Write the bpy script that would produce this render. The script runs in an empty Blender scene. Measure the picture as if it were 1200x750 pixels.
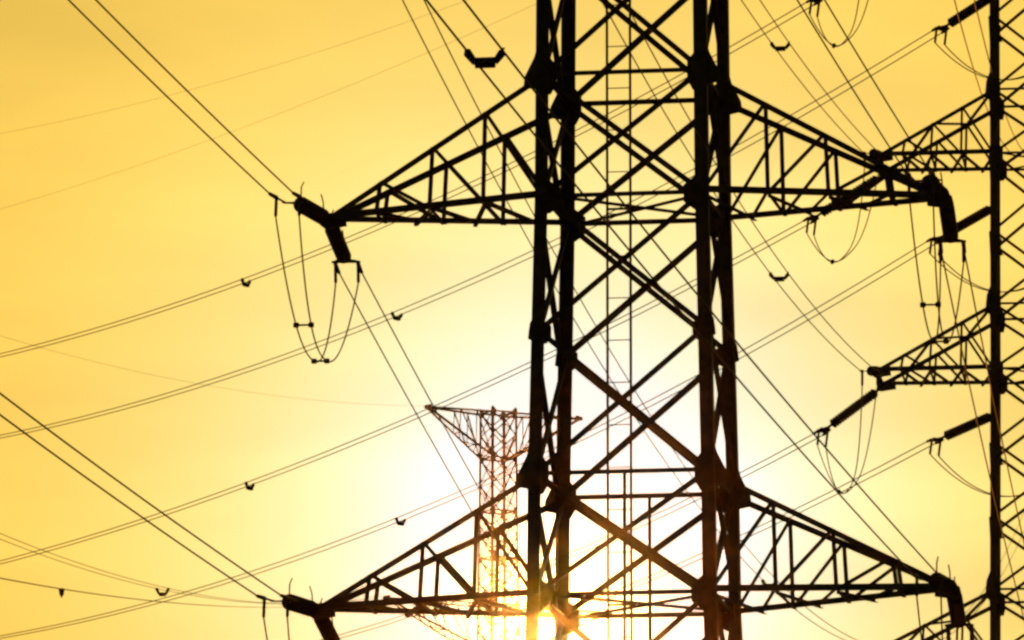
import bpy, math, random
from mathutils import Vector, Matrix
R = math.radians
sc = bpy.context.scene
C = sc.collection

# ------------------------------------------------------------------ camera, sky, sun, exposure
PITCH, FPX = R(9.5), 9300.0                      # focal length in pixels of a 1200 px wide frame
CAM = Vector((0, 0, 1.7))
cd = bpy.data.cameras.new('camera'); cam = bpy.data.objects.new('camera', cd); C.objects.link(cam)
cam.location = CAM; cam.rotation_euler = (R(90) + PITCH, 0, 0)
cd.sensor_width = 36; cd.lens = 36 * FPX / 1200
cd.clip_start = 0.5; cd.clip_end = 8000
sc.camera = cam

SUN_EL, SUN_AZ = R(7.29), R(0.285)                # azimuth measured from +Y towards +X
sd = Vector((math.sin(SUN_AZ) * math.cos(SUN_EL), math.cos(SUN_AZ) * math.cos(SUN_EL), math.sin(SUN_EL)))

GLOW_EL, GLOW_AZ = R(7.95), R(0.5)              # middle of the bright veil of cloud around the sun
gd = Vector((math.sin(GLOW_AZ) * math.cos(GLOW_EL), math.cos(GLOW_AZ) * math.cos(GLOW_EL), math.sin(GLOW_EL)))

w = bpy.data.worlds.new('World'); sc.world = w; w.use_nodes = True
nt = w.node_tree; nt.nodes.clear(); N = nt.nodes.new; L = nt.links.new
def math_node(op, a, b=None):
    n = N('ShaderNodeMath'); n.operation = op
    for i, v in enumerate((a, b)):
        if v is None: continue
        if isinstance(v, (int, float)): n.inputs[i].default_value = v
        else: L(v, n.inputs[i])
    return n.outputs[0]
out = N('ShaderNodeOutputWorld'); bg = N('ShaderNodeBackground')
sky = N('ShaderNodeTexSky'); sky.sky_type = 'NISHITA'; sky.sun_disc = False
sky.sun_elevation = SUN_EL; sky.sun_rotation = SUN_AZ
sky.air_density = 1.6; sky.dust_density = 6.0; sky.ozone_density = 1.0; sky.altitude = 0
SKY_STRENGTH = 0.05
tint = N('ShaderNodeMix'); tint.data_type = 'RGBA'; tint.blend_type = 'MULTIPLY'; tint.inputs[0].default_value = 1
L(sky.outputs[0], tint.inputs[6]); tint.inputs[7].default_value = (.80, .785, .45, 1)
tc = N('ShaderNodeTexCoord')
# bright circumsolar aureole: falls off with the true angle from the sun
dot = N('ShaderNodeVectorMath'); dot.operation = 'DOT_PRODUCT'
nrm = N('ShaderNodeVectorMath'); nrm.operation = 'NORMALIZE'; L(tc.outputs['Generated'], nrm.inputs[0])
L(nrm.outputs[0], dot.inputs[0]); dot.inputs[1].default_value = gd
ang = math_node('MULTIPLY', math_node('ARCCOSINE', math_node('MINIMUM', dot.outputs['Value'], 0.99999995)), 180 / math.pi)
def lobe(scale):
    return math_node('POWER', math.e, math_node('MULTIPLY', ang, -1.0 / scale))
def add_lobe(prev, scale, rgb):
    m = N('ShaderNodeVectorMath'); m.operation = 'SCALE'; m.inputs[0].default_value = rgb
    L(lobe(scale), m.inputs['Scale'])
    a = N('ShaderNodeVectorMath'); a.operation = 'ADD'; L(prev, a.inputs[0]); L(m.outputs[0], a.inputs[1])
    return a.outputs[0]
LOBES = [(15.0, (16, 12, 2)), (3.0, (2, 18, 3)), (0.95, (0, 38.0, 150.0))]
v = tint.outputs[2]
for s_, c_ in LOBES: v = add_lobe(v, s_, c_)
cap = N('ShaderNodeVectorMath'); cap.operation = 'MINIMUM'; L(v, cap.inputs[0]); cap.inputs[1].default_value = (55, 55, 51); v = cap.outputs[0]
# thin streaks of high cloud
mp = N('ShaderNodeMapping'); mp.inputs['Rotation'].default_value = (0, R(-22), 0); mp.inputs['Scale'].default_value = (9, 9, 46)
L(nrm.outputs[0], mp.inputs[0])
nz = N('ShaderNodeTexNoise'); nz.inputs['Scale'].default_value = 1.0; nz.inputs['Detail'].default_value = 4; nz.inputs['Roughness'].default_value = .5
L(mp.outputs[0], nz.inputs['Vector'])
mr = N('ShaderNodeMapRange'); mr.inputs[1].default_value = .36; mr.inputs[2].default_value = .64; mr.inputs[3].default_value = .91; mr.inputs[4].default_value = 1.1
L(nz.outputs[0], mr.inputs[0])
sclv = N('ShaderNodeVectorMath'); sclv.operation = 'SCALE'; L(v, sclv.inputs[0]); L(mr.outputs[0], sclv.inputs['Scale'])
L(sclv.outputs[0], bg.inputs[0]); bg.inputs[1].default_value = SKY_STRENGTH; L(bg.outputs[0], out.inputs[0])

sl = bpy.data.lights.new('sun', 'SUN'); sun = bpy.data.objects.new('sun', sl); C.objects.link(sun)
sl.energy = 4.4; sl.angle = R(0.53); sl.color = (1.0, .29, .03)
sun.location = (0, 300, 120); sun.rotation_euler = sd.to_track_quat('Z', 'Y').to_euler()

sc.view_settings.view_transform = 'Standard'; sc.view_settings.look = 'None'
sc.view_settings.exposure = -1.4; sc.view_settings.gamma = 1.0; sc.view_settings.use_curve_mapping = False
sc.render.engine = 'CYCLES'; sc.cycles.use_denoising = True
sc.cycles.filter_width = 2.6                     # the soft lens of the photograph

# ------------------------------------------------------------------ helpers
def at(px, py, Y):                               # the world point at distance Y seen in a direction of view
    a = (px - 600) / FPX; b = (375 - py) / FPX
    d = Vector((a, math.cos(PITCH) - b * math.sin(PITCH), math.sin(PITCH) + b * math.cos(PITCH)))
    return CAM + d * (Y / d.y)
def smooth(t): t = max(0, min(1, t)); return t * t * (3 - 2 * t)
def ground_z(x, y): return 36 * smooth((y - 190) / 330) + 14 * smooth((y - 520) / 500) + .35 * math.sin(x * .05) * math.sin(y * .043)

def material(name, color, rough=.6, metal=0.0, color2=None, scale=6.0, bump=.02):
    m = bpy.data.materials.new(name); m.use_nodes = True
    t = m.node_tree; b = t.nodes['Principled BSDF']
    b.inputs['Roughness'].default_value = rough; b.inputs['Metallic'].default_value = metal
    co = t.nodes.new('ShaderNodeTexCoord'); n = t.nodes.new('ShaderNodeTexNoise'); n.inputs['Scale'].default_value = scale; n.inputs['Detail'].default_value = 6
    t.links.new(co.outputs['Object'], n.inputs['Vector'])
    r = t.nodes.new('ShaderNodeValToRGB'); r.color_ramp.elements[0].position = .35; r.color_ramp.elements[1].position = .68
    r.color_ramp.elements[0].color = (*color, 1); r.color_ramp.elements[1].color = (*(color2 or color), 1)
    t.links.new(n.outputs[0], r.inputs[0]); t.links.new(r.outputs[0], b.inputs['Base Color'])
    bp = t.nodes.new('ShaderNodeBump'); bp.inputs['Strength'].default_value = .3; bp.inputs['Distance'].default_value = bump
    t.links.new(n.outputs[0], bp.inputs['Height']); t.links.new(bp.outputs[0], b.inputs['Normal'])
    return m
M_STEEL = material('weathered_galvanised_steel', (.055, .047, .04), .62, .25, (.095, .075, .058), 5, .004)
M_FIT = material('forged_fittings', (.05, .045, .04), .5, .5, (.08, .065, .05), 20, .002)
M_WIRE = material('aluminium_conductor', (.10, .09, .08), .6, .4, (.14, .125, .105), 12, .001)
M_INS = material('brown_porcelain', (.035, .014, .008), .3, 0, (.05, .022, .012), 9, .001)
M_GRASS = material('dry_grass', (.05, .055, .02), .95, 0, (.11, .09, .04), .08, .3)

class MB:
    def __init__(s): s.v = []; s.f = []
    def add(s, vs, fs):
        o = len(s.v); s.v += [Vector(q) for q in vs]; s.f += [tuple(o + i for i in q) for q in fs]; return s
    def angle(s, p0, p1, wd, e1, e2=None, t=None, centre=True):       # rolled steel angle: two flanges along e1, e2
        p0, p1 = Vector(p0), Vector(p1); ax = (p1 - p0).normalized(); t = t or max(.012, wd * .1)
        e1 = Vector(e1); e1 = (e1 - ax * e1.dot(ax)).normalized()
        if e2 is None: e2 = ax.cross(e1)
        else: e2 = Vector(e2); e2 = (e2 - ax * e2.dot(ax)); e2 = (e2 - e1 * e2.dot(e1)).normalized()
        o = -(e1 * wd * .5 + e2 * t * .5) if centre else Vector()
        pr = [(0, 0), (wd, 0), (wd, t), (t, t), (t, wd), (0, wd)]
        vs = [p + o + e1 * a + e2 * b for p in (p0, p1) for a, b in pr]
        fs = [(i, (i + 1) % 6, 6 + (i + 1) % 6, 6 + i) for i in range(6)] + [(5, 4, 3, 2, 1, 0), (6, 7, 8, 9, 10, 11)]
        return s.add(vs, fs)
    def tube(s, pts, r, n=6, caps=True):
        pts = [Vector(p) for p in pts]; m = len(pts); vs = []; up = Vector((0, 0, 1))
        for i, p in enumerate(pts):
            ax = (pts[min(i + 1, m - 1)] - pts[max(i - 1, 0)]).normalized()
            e = ax.cross(up)
            if e.length < 1e-3: e = ax.cross(Vector((1, 0, 0)))
            e.normalize(); g = e.cross(ax)
            rr = r[i] if isinstance(r, (list, tuple)) else r
            vs += [p + (e * math.cos(k * 2 * math.pi / n) + g * math.sin(k * 2 * math.pi / n)) * rr for k in range(n)]
        fs = [(i * n + k, i * n + (k + 1) % n, (i + 1) * n + (k + 1) % n, (i + 1) * n + k) for i in range(m - 1) for k in range(n)]
        if caps: fs += [tuple(range(n))[::-1], tuple((m - 1) * n + k for k in range(n))]
        return s.add(vs, fs)
    def plate(s, poly, o, ex, ey, t):
        o, ex, ey = Vector(o), Vector(ex).normalized(), Vector(ey); ez = ex.cross(ey).normalized(); ey = ez.cross(ex)
        n = len(poly)
        vs = [o + ex * a + ey * b + ez * h for h in (-t / 2, t / 2) for a, b in poly]
        fs = [tuple(range(n))[::-1], tuple(range(n, 2 * n))] + [(i, (i + 1) % n, n + (i + 1) % n, n + i) for i in range(n)]
        return s.add(vs, fs)
    def build(s, name, mat, parent=None, smooth_=False):
        base = Vector(parent['_base']) if parent is not None and '_base' in parent else Vector()
        me = bpy.data.meshes.new(name); me.from_pydata([q - base for q in s.v], [], s.f); me.update()
        me.materials.append(mat)
        if smooth_:
            for p in me.polygons: p.use_smooth = True
        o = bpy.data.objects.new(name, me); C.objects.link(o)
        if parent is not None: o.parent = parent; o['_base'] = tuple(base)
        return o
def thing(name, loc, label, cat, group=None):
    o = bpy.data.objects.new(name, None); C.objects.link(o); o.empty_display_size = .5
    o.location = loc; o['_base'] = tuple(loc); o['label'] = label; o['category'] = cat
    if group: o['group'] = group
    return o

# ------------------------------------------------------------------ ground
g = MB(); xs = [-1500, -900, -500, -300] + list(range(-200, 201, 20)) + [300, 500, 900, 1500]
ys = [-900, -500, -250, -120] + list(range(-60, 701, 20)) + [800, 950, 1150, 1500, 2000]
g.add([(x, y, ground_z(x, y)) for y in ys for x in xs],
      [(j * len(xs) + i, j * len(xs) + i + 1, (j + 1) * len(xs) + i + 1, (j + 1) * len(xs) + i) for j in range(len(ys) - 1) for i in range(len(xs) - 1)])
go = g.build('ground', M_GRASS, smooth_=True); go['kind'] = 'structure'; go['label'] = 'dry grassy ground rising to a hill behind the towers'

# ------------------------------------------------------------------ lattice towers
class Tower:
    def __init__(s, name, x, y, yaw, levels, label, group, leg_w, brace_w, gz=None):
        s.x, s.y = x, y; s.u = Vector((math.cos(yaw), -math.sin(yaw), 0)); s.v_ = Vector((math.sin(yaw), math.cos(yaw), 0))
        s.z0 = ground_z(x, y) - .25; s.lv = sorted(levels); s.lw, s.bw = leg_w, brace_w
        s.root = thing(name, (x, y, s.z0), label, 'transmission tower', group)
    def hw(s, z):
        lv = s.lv
        if z <= lv[0][0]: return lv[0][1]
        for (a, ha), (b, hb) in zip(lv, lv[1:]):
            if z <= b: return ha + (hb - ha) * (z - a) / (b - a)
        return lv[-1][1]
    def P(s, a, b, z): return Vector((s.x, s.y, 0)) + s.u * a + s.v_ * b + Vector((0, 0, z))
    def corner(s, i, j, z): h = s.hw(z); return s.P(i * h, j * h, z)
    CORN = [(-1, -1), (-1, 1), (1, -1), (1, 1)]
    def legs(s, ztop):
        o_ = s.lw * .47
        zs = [z for z, _ in s.lv if z < ztop] + [ztop]
        for i, j in s.CORN:
            m = MB()
            for a, b in zip(zs, zs[1:]):
                q = (s.u * i + s.v_ * j) * o_
                m.angle(s.corner(i, j, a) + q, s.corner(i, j, b) + q, s.lw, s.u * -i, s.v_ * -j, .03, centre=False)
            m.build('leg', M_STEEL, s.root)
    def faces(s):                                                    # (corner, corner, outward normal)
        return [((-1, -1), (1, -1), -s.v_), ((-1, 1), (1, 1), s.v_), ((-1, -1), (-1, 1), -s.u), ((1, -1), (1, 1), s.u)]
    def panel(s, za, zb, single=True, which=None, wd=None):
        wd = wd or s.bw; acc = MB()
        for k, (c0, c1, n) in enumerate(s.faces()):
            for q, (a, b) in enumerate((((*c0, za), (*c1, zb)), ((*c0, zb), (*c1, za)))):
                off = n * (.035 if q else -.06)
                m = MB() if single else acc
                m.angle(s.corner(*a) + off, s.corner(*b) + off, wd, Vector((0, 0, 1)), n)
                if single: m.build('brace', M_STEEL, s.root)
        if not single: acc.build('lattice_panel', M_STEEL, s.root)
    def belt(s, z, wd=None, plan=False, name='cross_beam'):
        wd = wd or s.bw * .8
        for c0, c1, n in s.faces():
            MB().angle(s.corner(*c0, z), s.corner(*c1, z), wd, Vector((0, 0, -1)), -n).build(name, M_STEEL, s.root)
        if plan:
            for a, b in (((-1, -1), (1, 1)), ((-1, 1), (1, -1))):
                o = Vector((0, 0, .03 if a[1] < 0 else -.05))
                MB().angle(s.corner(*a, z) + o, s.corner(*b, z) + o, wd * .75, Vector((0, 0, 1))).build('plan_brace', M_STEEL, s.root)
    def gussets(s, z, inner, up, dn, outer=0.0, side=.3):
        for i, j in s.CORN:
            p = s.corner(i, j, z); m = MB()
            o = outer
            poly = [(i * .06, up * 1.35), (-i * .12, up * .95), (-i * inner, up * .4), (-i * inner, -dn * .55), (-i * .16, -dn), (i * .05, -dn)]
            if o: poly = [(i * .07, up * 1.5), (-i * .12, up * .8), (-i * inner, up * .38), (-i * inner, -dn * .5), (-i * .16, -dn), (i * .05, -dn), (i * .12, -dn * .75), (i * o, -dn * .62), (i * o * .93, -dn * .1), (i * .16, up * .75)]
            m.plate(poly, p + s.v_ * (j * .013), s.u, Vector((0, 0, 1)), .02)
            m.plate([(-j * side, up * .35), (-j * .1, up * .7), (j * .02, up * .75), (j * .02, -dn * .85), (-j * side, -dn * .5)], p + s.u * (i * .013), s.v_, Vector((0, 0, 1)), .02)
            m.build('gusset_plate', M_STEEL, s.root)
    def arm(s, side, ztop, zbot, Ln, ztip, wide=0.0, stations=(.73, .48, .23), chord=.11, strut=.075, label=None, top_flat=False):
        ht, hb = s.hw(ztop), s.hw(zbot)
        def tipp(j, up): return s.P(side * (Ln + (-.1 if up else 0)), j * max(wide, .09), ztip + (.1 if up else 0) if not top_flat else ztip - (0 if up else .1))
        up = {j: (s.P(side * ht, j * ht, ztop), tipp(j, 1)) for j in (-1, 1)}
        lo = {j: (s.P(side * hb, j * hb, zbot), tipp(j, 0)) for j in (-1, 1)}
        ch = MB()
        for j in (-1, 1):
            ch.angle(*up[j], chord, s.v_ * -j, Vector((0, 0, -1)))
            ch.angle(*lo[j], chord * 1.05, s.v_ * -j, Vector((0, 0, 1)))
        ch.plate([(-.32 * side, .16), (.12 * side, .06), (.16 * side, -.1), (.05 * side, -.18), (-.35 * side, -.12)], s.P(side * Ln, -max(wide, .05), ztip), s.u, Vector((0, 0, 1)), .03)
        ch.plate([(-.32 * side, .16), (.12 * side, .06), (.16 * side, -.1), (.05 * side, -.18), (-.35 * side, -.12)], s.P(side * Ln, max(wide, .05), ztip), s.u, Vector((0, 0, 1)), .03)
        if wide: ch.angle(tipp(-1, 0), tipp(1, 0), chord, s.u * -side)
        a = ch.build('crossarm', M_STEEL, s.root)
        if label: a['label'] = label
        def pt(d, j, t): return d[j][1].lerp(d[j][0], t)
        st = list(stations)
        for j in (-1, 1):
            for t in st:
                MB().angle(pt(up, j, t), pt(lo, j, t), strut, s.u).build('strut', M_STEEL, a)
            seq = [1.0] + st
            for q in range(len(seq) - 1):
                n = s.v_ * (j * .045)
                MB().angle(pt(lo, j, seq[q]) + n, pt(up, j, seq[q + 1]) + n, strut, Vector((0, 0, 1))).build('diagonal', M_STEEL, a)
        seq = [1.0] + st
        for q in range(len(seq) - 1):                                # zigzag in the bottom plane, links in the top plane
            j = 1 if q % 2 else -1
            dz = Vector((0, 0, -.04))
            MB().angle(pt(lo, -1, seq[q]) + dz, pt(lo, 1, (seq[q] + seq[q + 1]) / 2) + dz, strut, Vector((0, 0, 1))).build('diagonal', M_STEEL, a)
            MB().angle(pt(lo, 1, (seq[q] + seq[q + 1]) / 2) - dz, pt(lo, -1, seq[q + 1]) - dz, strut, Vector((0, 0, 1))).build('diagonal', M_STEEL, a)
            MB().angle(pt(lo, -1, seq[q + 1]), pt(lo, 1, seq[q + 1]), strut, Vector((0, 0, 1))).build('strut', M_STEEL, a)
            if wide:
                MB().angle(pt(up, j, seq[q]), pt(up, -j, seq[q + 1]), strut, Vector((0, 0, 1))).build('diagonal', M_STEEL, a)
        return s.P(side * Ln, 0, ztip)

# --- the near tower
T1, T2, TN, T3, T4 = 31.35, 28.98, 26.38, 23.63, 21.31
T0, U2, U1, PK = 34.0, 36.6, 38.9, 42.6
LOW = [0, 4.2, 8.2, 11.8, 15.1, 18.3]
near = Tower('transmission_tower', 2.344, 150, R(9.42),
             [(-.3, 4.1), (4.2, 3.45), (8.2, 2.95), (11.8, 2.42), (15.1, 2.06), (18.3, 1.79), (T4, 1.685), (T3, 1.66), (TN, 1.602), (T2, 1.545), (T1, 1.53), (T0, 1.51), (U2, 1.49), (U1, 1.47), (PK, .3)],
             'large black lattice tower in the middle with long tapering crossarms', 'lattice transmission towers', .25, .108)
near.legs(PK)
for a, b in ((T1, T0), (T2, T1), (TN, T2), (T3, TN), (T4, T3), (18.3, T4)): near.panel(a, b)
for a, b in list(zip(LOW, LOW[1:])) + [(T0, U2), (U2, U1), (U1, 40.8), (40.8, PK)]: near.panel(a, b, single=False)
for z in (T1, T3, U1): near.belt(z)
for z in (T2, T4, U2): near.belt(z, plan=True)
for z in (11.8, 4.2): near.belt(z)
for z in (T1, T3, U1): near.gussets(z, .27, .44, .40, outer=.37, side=.24)
for z in (T2, T4, U2): near.gussets(z, .36, .34, .34, side=.36)
near.gussets(TN, .25, .2, .26, outer=.2, side=.2); near.gussets(T0, .26, .36, .36, side=.34); near.gussets(18.3, .26, .36, .36, side=.34)
for z0, z1 in ((T4, T3), (18.3, T4)):                                 # hangers at the middle of front and rear face
    for j in (-1, 1):
        MB().angle(near.P(.05, j * (near.hw(z1) - .05), z1), near.P(.05, j * (near.hw(z0) - .05), z0), .06, near.u).build('hanger', M_STEEL, near.root)
tips = {}
for key, side, zt, zb, Ln, ztip in (('mid_left', -1, T1, T2, 5.97, 28.92), ('mid_right', 1, T1, T2, 6.01, 28.98), ('low_left', -1, T3, T4, 6.16, 21.32),
                                    ('low_right', 1, T3, T4, 6.09, 21.46), ('top_left', -1, U1, U2, 5.75, 36.55), ('top_right', 1, U1, U2, 5.75, 36.6)):
    tips[key] = near.arm(side, zt, zb, Ln, ztip)
# climbing ladder up the middle of the body
lad = MB()
for a in (-.52, -.07): lad.angle(near.P(a, 0, 0), near.P(a, 0, 41.2), .05, near.u, near.v_)
lo_ = lad.build('ladder', M_STEEL, near.root)
z = 1.0
while z < 41:
    MB().tube([near.P(-.52, 0, z), near.P(-.07, 0, z)], .011, 6).build('rung', M_STEEL, lo_); z += .82
for z in (U2, T2, T4):                                                # short ties from the ladder to the plan bracing
    MB().angle(near.P(-.52, .03, z), near.P(.02, .03, z), .05, Vector((0, 0, 1))).build('bracket', M_STEEL, lo_)

# --- the second tower at the right edge
ZA = {'p': 50.5, 't0': 46.6, 'b0': 44.85, 't1': 40.97, 'b1': 39.31, 't2': 35.41, 'b2': 33.74, 't3': 28.08, 'b3': 26.4}
side_z = [ground_z(13, 201) - .3]
sx = 12.26 + 1.24 * 1.12
second = Tower('transmission_tower', sx - .06, 200, R(6), [(0, 3.6), (10, 2.4), (20, 1.62), (26.4, 1.33), (33.7, 1.25), (40, 1.2), (46.6, 1.16), (50.5, .35)],
               'dark lattice tower cut by the right edge behind the crossarm tips', 'lattice transmission towers', .15, .075)
second.legs(50.5)
pz = [44.85, 42.9, 40.97, 39.31, 37.3, 35.41, 33.74, 31.85, 29.95, 28.08, 26.4]
for a, b in zip(pz[1:], pz): second.panel(a, b)
for a, b in zip([0, 4.5, 8.7, 12.5, 16, 19, 21.7, 24.1], [4.5, 8.7, 12.5, 16, 19, 21.7, 24.1, 26.4]): second.panel(a, b, single=False)
for a, b in ((44.85, 46.6), (46.6, 48.5), (48.5, 50.5)): second.panel(a, b, single=False)
for k in ('t1', 't2', 't3'): second.belt(ZA[k]); second.gussets(ZA[k], .2, .3, .34, outer=.2, side=.16)
for k in ('b1', 'b2', 'b3'): second.belt(ZA[k], plan=True); second.gussets(ZA[k], .26, .28, .28, side=.18)
for z in (42.9, 37.3, 31.85, 29.95): second.gussets(z, .1, .22, .22, side=.1)
tips2 = {}
for k, Ln in (('0', 4.1), ('1', 4.1), ('2', 4.2), ('3', 4.6)):
    zt, zb = ZA['t' + k], ZA['b' + k]
    for side in (-1, 1):
        second.arm(side, zt, zb, Ln, zb, wide=1.12 if side < 0 else 1.12, stations=(.72, .45, .2), chord=.1, strut=.06)
    tips2[k] = {j: second.P(-Ln, j * 1.12, zb) for j in (-1, 1)}

# --- the far tower in the glare
fx, fy = -.87, 500
far = Tower('transmission_tower', fx, fy, R(-27), [(35, 3.2), (45, 2.3), (55, 1.5), (64, .98), (73, .86), (79.4, .82), (80.6, .8)],
            'far pale lattice tower with flat top arm, in the glare behind the big tower', 'lattice transmission towers', .16, .08)
far.legs(79.6)
fz = [79.35, 77.9, 76.4, 74.7, 73.0, 71.5, 70.0, 68.5, 67.0, 65.4, 63.7]
for a, b in zip(fz[1:], fz): far.panel(a, b, single=False)
for a, b in zip([36, 40, 44, 48, 52, 55.5, 58.5, 61.2], [40, 44, 48, 52, 55.5, 58.5, 61.2, 63.7]): far.panel(a, b, single=False)
for z in (79.35, 76.4, 73.0, 70.0, 67.0, 63.7): far.belt(z, wd=.12); far.gussets(z, .24, .26, .26, side=.22)
for side in (-1, 1):
    far.arm(side, 79.35, 76.4, 5.1 if side < 0 else 5.9, 79.45, stations=(.75, .5), chord=.13, strut=.07, top_flat=True)
    ftip = far.arm(side, 67.0, 63.7, 8.0, 67.05, stations=(.78, .55, .3), chord=.11, strut=.06, top_flat=True)
    if side < 0: far_tip = ftip

# ------------------------------------------------------------------ strings, bundles, jumpers
def vec(psi, s): return Vector((math.sin(psi), math.cos(psi), s)).normalized()
def curve(S, psi, s, c, d): return S + Vector((math.sin(psi) * d, math.cos(psi) * d, s * d + c * d * d))
Z = Vector((0, 0, 1))
def string(tip, dirv, discs, pitch, rad, label, group, gap=.56, tail=.75, half=.225, horns=True, ext=.38):
    """tension string: shackle, cap-and-pin discs, yoke plate, two dead-end clamps with jumper lugs; returns both wire starts and lug ends"""
    t = thing('insulator_string', tip, label, 'insulator', group)
    perp = dirv.cross(Z).normalized(); upv = perp.cross(dirv)
    a = tip + dirv * .04
    MB().tube([a, tip + dirv * gap], .035, 8).tube([tip - perp * .09, tip + perp * .09], .03, 8).build('shackle', M_FIT, t)
    m = MB(); pts = []; rr = []; core = .055 if pitch > .1 else rad * .72
    for k in range(discs):
        d0 = gap + k * pitch
        for f, r in ((0, core), (.12, core), (.3, core), (.38, rad * .75), (.55, rad * .97), (.64, rad), (.7, rad * .9), (.74, core), (.98, core)):
            pts.append(tip + dirv * (d0 + f * pitch)); rr.append(r)
    m.tube(pts, rr, 16); m.build('disc_stack', M_INS, t, smooth_=True)
    e = gap + discs * pitch; E = tip + dirv * e
    MB().tube([E - dirv * .03, E + dirv * .16], .035, 8).plate([(-.03, 0), (.03, 0), (half + .06, .22), (half + .06, .3), (-half - .06, .3), (-half - .06, .22)], E + dirv * .1, perp, dirv, .022).build('yoke_plate', M_FIT, t)
    starts, lugs = [], []
    for sgn in (-1, 1):
        p0 = E + dirv * ext + perp * (sgn * half); p1 = E + dirv * (ext + tail) + perp * (sgn * half)
        q = p0 + dirv * .12 - Z * .36 + dirv * .05
        if ext > .5: MB().tube([E + dirv * .3 + perp * (sgn * half), p0], .022, 8).build('link_rod', M_FIT, t)
        MB().tube([p0, p0 + dirv * .1, p0 + dirv * .12, p1], [.03, .03, .045, .036], 8).tube([p0 + dirv * .1, p0 + dirv * .13 - Z * .15, q], .032, 8).build('dead_end_clamp', M_FIT, t)
        starts.append(p1); lugs.append(q)
    if horns:
        b = tip + dirv * (gap * .8)
        MB().tube([b, b + upv * .3 + dirv * .1, b + upv * .42 + dirv * .3], .014, 6).build('arcing_horn', M_FIT, t)
        MB().tube([E, E + upv * .34 - dirv * .08, E + upv * .46 - dirv * .32], .014, 6).build('arcing_horn', M_FIT, t)
    return starts, lugs, perp
def spacer(parent, a, b, drop=.13, r=.03):
    ab = (b - a); q0 = a + ab * .22 - Z * drop; q1 = b - ab * .22 - Z * drop
    MB().tube([a + Z * .03, a - Z * .02, q0], [r * .9, r * 1.35, r], 8).tube([q0, q1], r * 1.7, 8).tube([q1, b - Z * .02, b + Z * .03], [r, r * 1.35, r * .9], 8).build('spacer', M_FIT, parent, smooth_=True)
def bundle(starts, psi, s, c, length, r, label, group, spacers=(), step=48.0, drop=.13, sr=.03, first=30):
    S = (starts[0] + starts[1]) / 2; perp = (starts[1] - starts[0]) / 2
    t = thing('power_line', S, label, 'power line', group)
    n = max(30, int(length / 3))
    for sgn in (-1, 1):
        MB().tube([curve(S + perp * sgn, psi, s, c, length * k / n) for k in range(n + 1)], r, 6).build('wire', M_WIRE, t, smooth_=True)
    ds = list(spacers)
    for d in ds: spacer(t, curve(S - perp, psi, s, c, d), curve(S + perp, psi, s, c, d), drop, sr)
    return t
def jumper(l0, l1, sag, r, label, group, close=.45, ts=(.27, .55), expo=2.6, skew=0.0, spac=True):
    """twin jumper loop hanging from the lugs l0 to the lugs l1 (paired as given)"""
    mid0 = (l0[0] + l0[1]) / 2
    t = thing('jumper_cable', mid0, label, 'jumper cable', group)
    def loop(k, x):
        c0, c1 = (l0[0] + l0[1]) / 2, (l1[0] + l1[1]) / 2
        h = l0[k].lerp(l1[k], x); m_ = c0.lerp(c1, x)
        f = 1 - (1 - close) * (1 - abs(2 * x - 1) ** 2)
        y = min(1, max(0, x + skew * math.sin(math.pi * x)))
        return m_ + (h - m_) * f - Z * sag * (1 - abs(2 * y - 1) ** expo)
    for k in (0, 1): MB().tube([loop(k, i / 48) for i in range(49)], r, 6).build('wire', M_WIRE, t, smooth_=True)
    if spac:
        for x in ts:
            a, b = loop(0, x), loop(1, x); d = (b - a).normalized()
            MB().tube([a - d * .05, a + d * .04, a + d * .06, b - d * .06, b - d * .04, b + d * .05], [.05, .055, .02, .02, .055, .05], 8).build('spacer', M_FIT, t)
    return t

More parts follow.
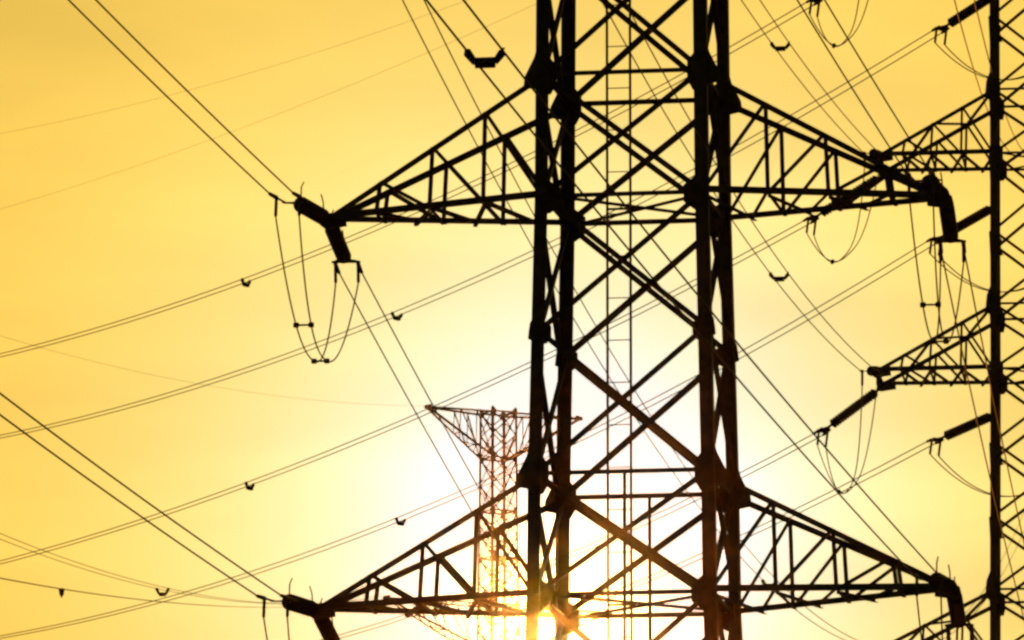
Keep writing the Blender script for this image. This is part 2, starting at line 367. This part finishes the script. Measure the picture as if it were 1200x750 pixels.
FP, BP = R(189.42), R(6.0)
GI, GL, GJ = 'tension insulator strings of the near tower', 'twin conductors strung on the near tower', 'jumper cables under the near tower arms'
F = {'mid_left': (R(189.39), .0005, .00041), 'mid_right': (R(189.55), .0005, .00037), 'low_right': (R(189.74), -.004, .00029), 'low_left': (R(189.46), .0005, .00039)}
B = {'mid_left': (R(6.3), -.074, .00033), 'top_left': (R(6.31), -.0535, .00052), 'mid_right': (R(5.5), -.038, .0004), 'top_right': (R(4.6), .09, .00042), 'low_left': (BP, -.08, .00046), 'low_right': (R(5.5), -.04, .0004)}
arm_name = {'mid_left': 'upper left crossarm', 'mid_right': 'upper right crossarm', 'low_left': 'lower left crossarm', 'low_right': 'lower right crossarm',
            'top_left': 'topmost left crossarm', 'top_right': 'topmost right crossarm'}
lug = {}
for k, tp in tips.items():
    psi_s = .11
    if k in F:
        d = vec(FP, -.07)
        st, lg, _ = string(tp, d, 12, .19, .16, 'dark disc insulator pointing towards the viewer at the tip of the %s' % arm_name[k], GI, ext=1.15)
        lug[k, 'f'] = lg
        lab = {'mid_left': 'twin wires crossing the top left corner down to the upper left arm tip', 'mid_right': 'twin wires falling from the top edge to the upper right arm tip',
               'low_right': 'twin wires with a big black spacer, crossing the big tower to its lower right arm', 'low_left': 'twin wires entering low on the left edge to the lower left arm tip'}[k]
        bundle(st, *F[k], 110, .016, lab, GL, spacers={'low_right': (46.8,)}.get(k, ()), drop=.15, sr=.042)
    d = vec(BP - R(.7), -.10)
    st, lg, _ = string(tp, d, 11, .19, .155, 'dark disc insulator hanging away and downwards from the tip of the %s' % arm_name[k], GI)
    lug[k, 'b'] = lg
    lab = {'mid_left': 'twin wires dropping steeply from the upper left arm into the white glare', 'top_left': 'twin wires passing steeply behind the big tower body from the top edge',
           'mid_right': 'twin wires dropping steeply beside the right tower from the upper right arm', 'top_right': 'thin twin wires dropping steeply past the right tower at the top edge',
           'low_left': 'twin wires dropping from the lower left arm below the picture', 'low_right': 'twin wires dropping from the lower right arm below the picture'}[k]
    bundle(st, *B[k], 330, .016, lab, GL, spacers={'top_left': (103.9,)}.get(k, ()), drop=.2, sr=.05)
for k in F:
    jumper(lug[k, 'f'], lug[k, 'b'][::-1], 2.12, .0155, 'looped twin jumper cable hanging under the tip of the %s' % arm_name[k], GJ, close=.55, expo=2.25)

# ------------------------------------------------------------------ lines of the second tower
GI2, GL2, GJ2 = 'long tension strings of the right tower', 'twin conductors strung on the right tower', 'jumper cables of the right tower'
OP = R(208 + 180 - 56)                                               # the outgoing line heads away to the left
OP = R(-28)
arm2 = {'0': 'at the top edge', '1': "at the right tower's upper arm tip", '2': "at the right tower's lower arm tip"}
OUT = {'0': (948, 5, -.1206, .00161, (33.4,)), '1': (943, 262, -.1238, .00134, (32.8,)), '2': (958, 510, -.1435, .00231, ())}
lab_out = {'0': 'pale twin wires sloping down left just under the upper left insulator, spacer beside it', '1': 'pale twin wires sloping down left past the top arm tip of the far tower',
           '2': 'palest twin wires sloping down left from the right tower lower arm into the glare'}
for k, (px, py, s_, c_, sp) in OUT.items():
    S = at(px, py, 202.8); tp = tips2[k][1] - Z * .06
    d = (S - tp).normalized(); n = int(((S - tp).length - .74) / .09)
    st, lg, _ = string(tp, d, n, .09, .135, 'long thin insulator slanting down left %s' % arm2[k], GI2, gap=.25, tail=.27, half=.19, horns=False, ext=.22)
    bundle(st, OP, s_, c_, 75, .014, lab_out[k], GL2, spacers=sp, drop=.14, sr=.04)
    tf = tips2[k][-1]; df = vec(R(187), -.16)
    stf, lgf, _ = string(tf, df, 12, .15, .13, 'short dark insulator seen end on %s' % arm2[k], GI2, gap=.25, tail=.5, half=.19, horns=False)
    if k in '12':
        sl_ = {'1': (R(186.55), -.119, .00056), '2': (R(186.3), -.107, .00065)}[k]
        bundle(stf, *sl_, 150, .013, {'1': 'twin wires with small spacer falling from the top edge to the right tower upper arm', '2': 'twin wires with small spacer falling past the big tower to the right tower lower arm'}[k],
               GL2, spacers=({'1': 28.4, '2': 29.4}[k],), drop=.12, sr=.033)
    jumper(lg, lgf, {'0': 1.6, '1': 1.55, '2': 2.0}[k], .015, 'thin U shaped jumper loop hanging beside the string %s' % arm2[k], GJ2, ts=(.36,), close=.5, skew=-.1)
INN = {'a': (1097, 38, 1166, -10, -.1444, .00166, (30.8,)), 'b': (1090, 285, 1168, 238, -.1689, .00178, (30.1,)), 'c': (1088, 520, 1164, 482, -.145, .0018, ())}
nm = {'a': 'near the top edge', 'b': 'behind the near arm tip', 'c': 'below its lower arm'}
lab_in = {'a': 'pale twin wires sloping left from near the top right corner, crossing the upper left jumper', 'b': 'pale twin wires sloping down to the bottom left corner above the lower left arm',
          'c': 'pale twin wires sloping left behind the lower right crossarm'}
for k, (px, py, qx, qy, s_, c_, sp) in INN.items():
    S = at(px, py, 202.8); zb = at(qx, qy, 201.1).z
    tp = second.corner(-1, 1, zb) + second.v_ * .05
    d = (S - tp).normalized(); n = int(((S - tp).length - .74) / .09)
    st, lg, _ = string(tp, d, n, .09, .135, 'thick dark insulator slanting down left from the right tower leg %s' % nm[k], GI2, gap=.25, tail=.27, half=.19, horns=False, ext=.22)
    bundle(st, OP, s_, c_, 75, .014, lab_in[k], GL2, spacers=sp, drop=.14, sr=.04)
    e = second.P(1.5, .2, zb - .3)
    jumper(lg, [e, e + Vector((.3, .1, .1))], 1.55, .016, 'twin jumper cable curving down to the right tower leg %s' % nm[k], GJ2, close=.4, spac=False, expo=2.0)

GLOW_HAZE, GLOW_HAZE_G = 1.5e-5, .9975  # scattering box added to spread an orange sun glow over the steel
hz = MB(); x0, x1, y0, y1, z0, z1 = -1550, 1550, -950, 2050, -3, 100
hz.add([(x, y, z) for z in (z0, z1) for y in (y0, y1) for x in (x0, x1)], [(0, 2, 3, 1), (4, 5, 7, 6), (0, 1, 5, 4), (2, 6, 7, 3), (0, 4, 6, 2), (1, 3, 7, 5)])
mh = bpy.data.materials.new('sun_glow_haze'); mh.use_nodes = True; t_ = mh.node_tree; t_.nodes.clear()
ho = t_.nodes.new('ShaderNodeOutputMaterial'); hv = t_.nodes.new('ShaderNodeVolumePrincipled')
hv.inputs['Density'].default_value = GLOW_HAZE; hv.inputs['Anisotropy'].default_value = GLOW_HAZE_G; hv.inputs['Color'].default_value = (1, .95, .85, 1)
t_.links.new(hv.outputs[0], ho.inputs['Volume'])
glow_haze = hz.build('glow_haze', mh); glow_haze['kind'] = 'stuff'; glow_haze['label'] = 'added volume that makes the orange glow near the sun'

# ------------------------------------------------------------------ thin wires and the far circuit
def span(P0, P1, sag, n=60): return [P0.lerp(P1, i / n) - Z * (sag * 4 * (i / n) * (1 - i / n)) for i in range(n + 1)]
def earth_wire(P0, P1, sag, r, label):
    t = MB().tube(span(P0, P1, sag), r, 6).build('earth_wire', M_WIRE, smooth_=True)
    t['label'] = label; t['category'] = 'wire'; t['group'] = 'thin single earth wires'
pk = second.P(0, 0, 50.4)
earth_wire(pk, at(-60, 167, 262), 1.5, .004, 'very thin wire crossing the upper left corner, the upper of two')
earth_wire(second.P(-.35, .35, 50.2) , at(-60, 262, 262), 1.2, .004, 'very thin wire crossing the upper left corner, the lower of two')
earth_wire(far.P(-5.1, 0, 79.45), at(-80, 368, 420), 1.2, .008, 'faint thin wire running from the left edge to the tip of the far pale tower')
def far_bundle(P0, P1, sag, label, sp, half):
    t = thing('power_line', P0, label, 'power line', 'twin conductors of the far tower')
    pp = (P1 - P0).cross(Z).normalized() * half
    for sgn in (-1, 1): MB().tube(span(P0 + pp * sgn, P1 + pp * sgn, sag), .016, 6).build('wire', M_WIRE, t, smooth_=True)
    for x in sp:
        q = P0.lerp(P1, x) - Z * (sag * 4 * x * (1 - x)); spacer(t, q - pp, q + pp, .3, .06)
far_bundle(far_tip + Z * .15, at(-70, 598, 330), 1.9, 'faint twin wires sagging from the left edge to the far tower, upper of two pairs', (.60,), .3)
far_bundle(far_tip - Z * .2, at(-70, 663, 330), 1.0, 'faint twin wires sagging from the left edge to the far tower, lower of two pairs', (.80,), .06)

for o in bpy.data.objects:                                           # bookkeeping used while building
    if '_base' in o: del o['_base']
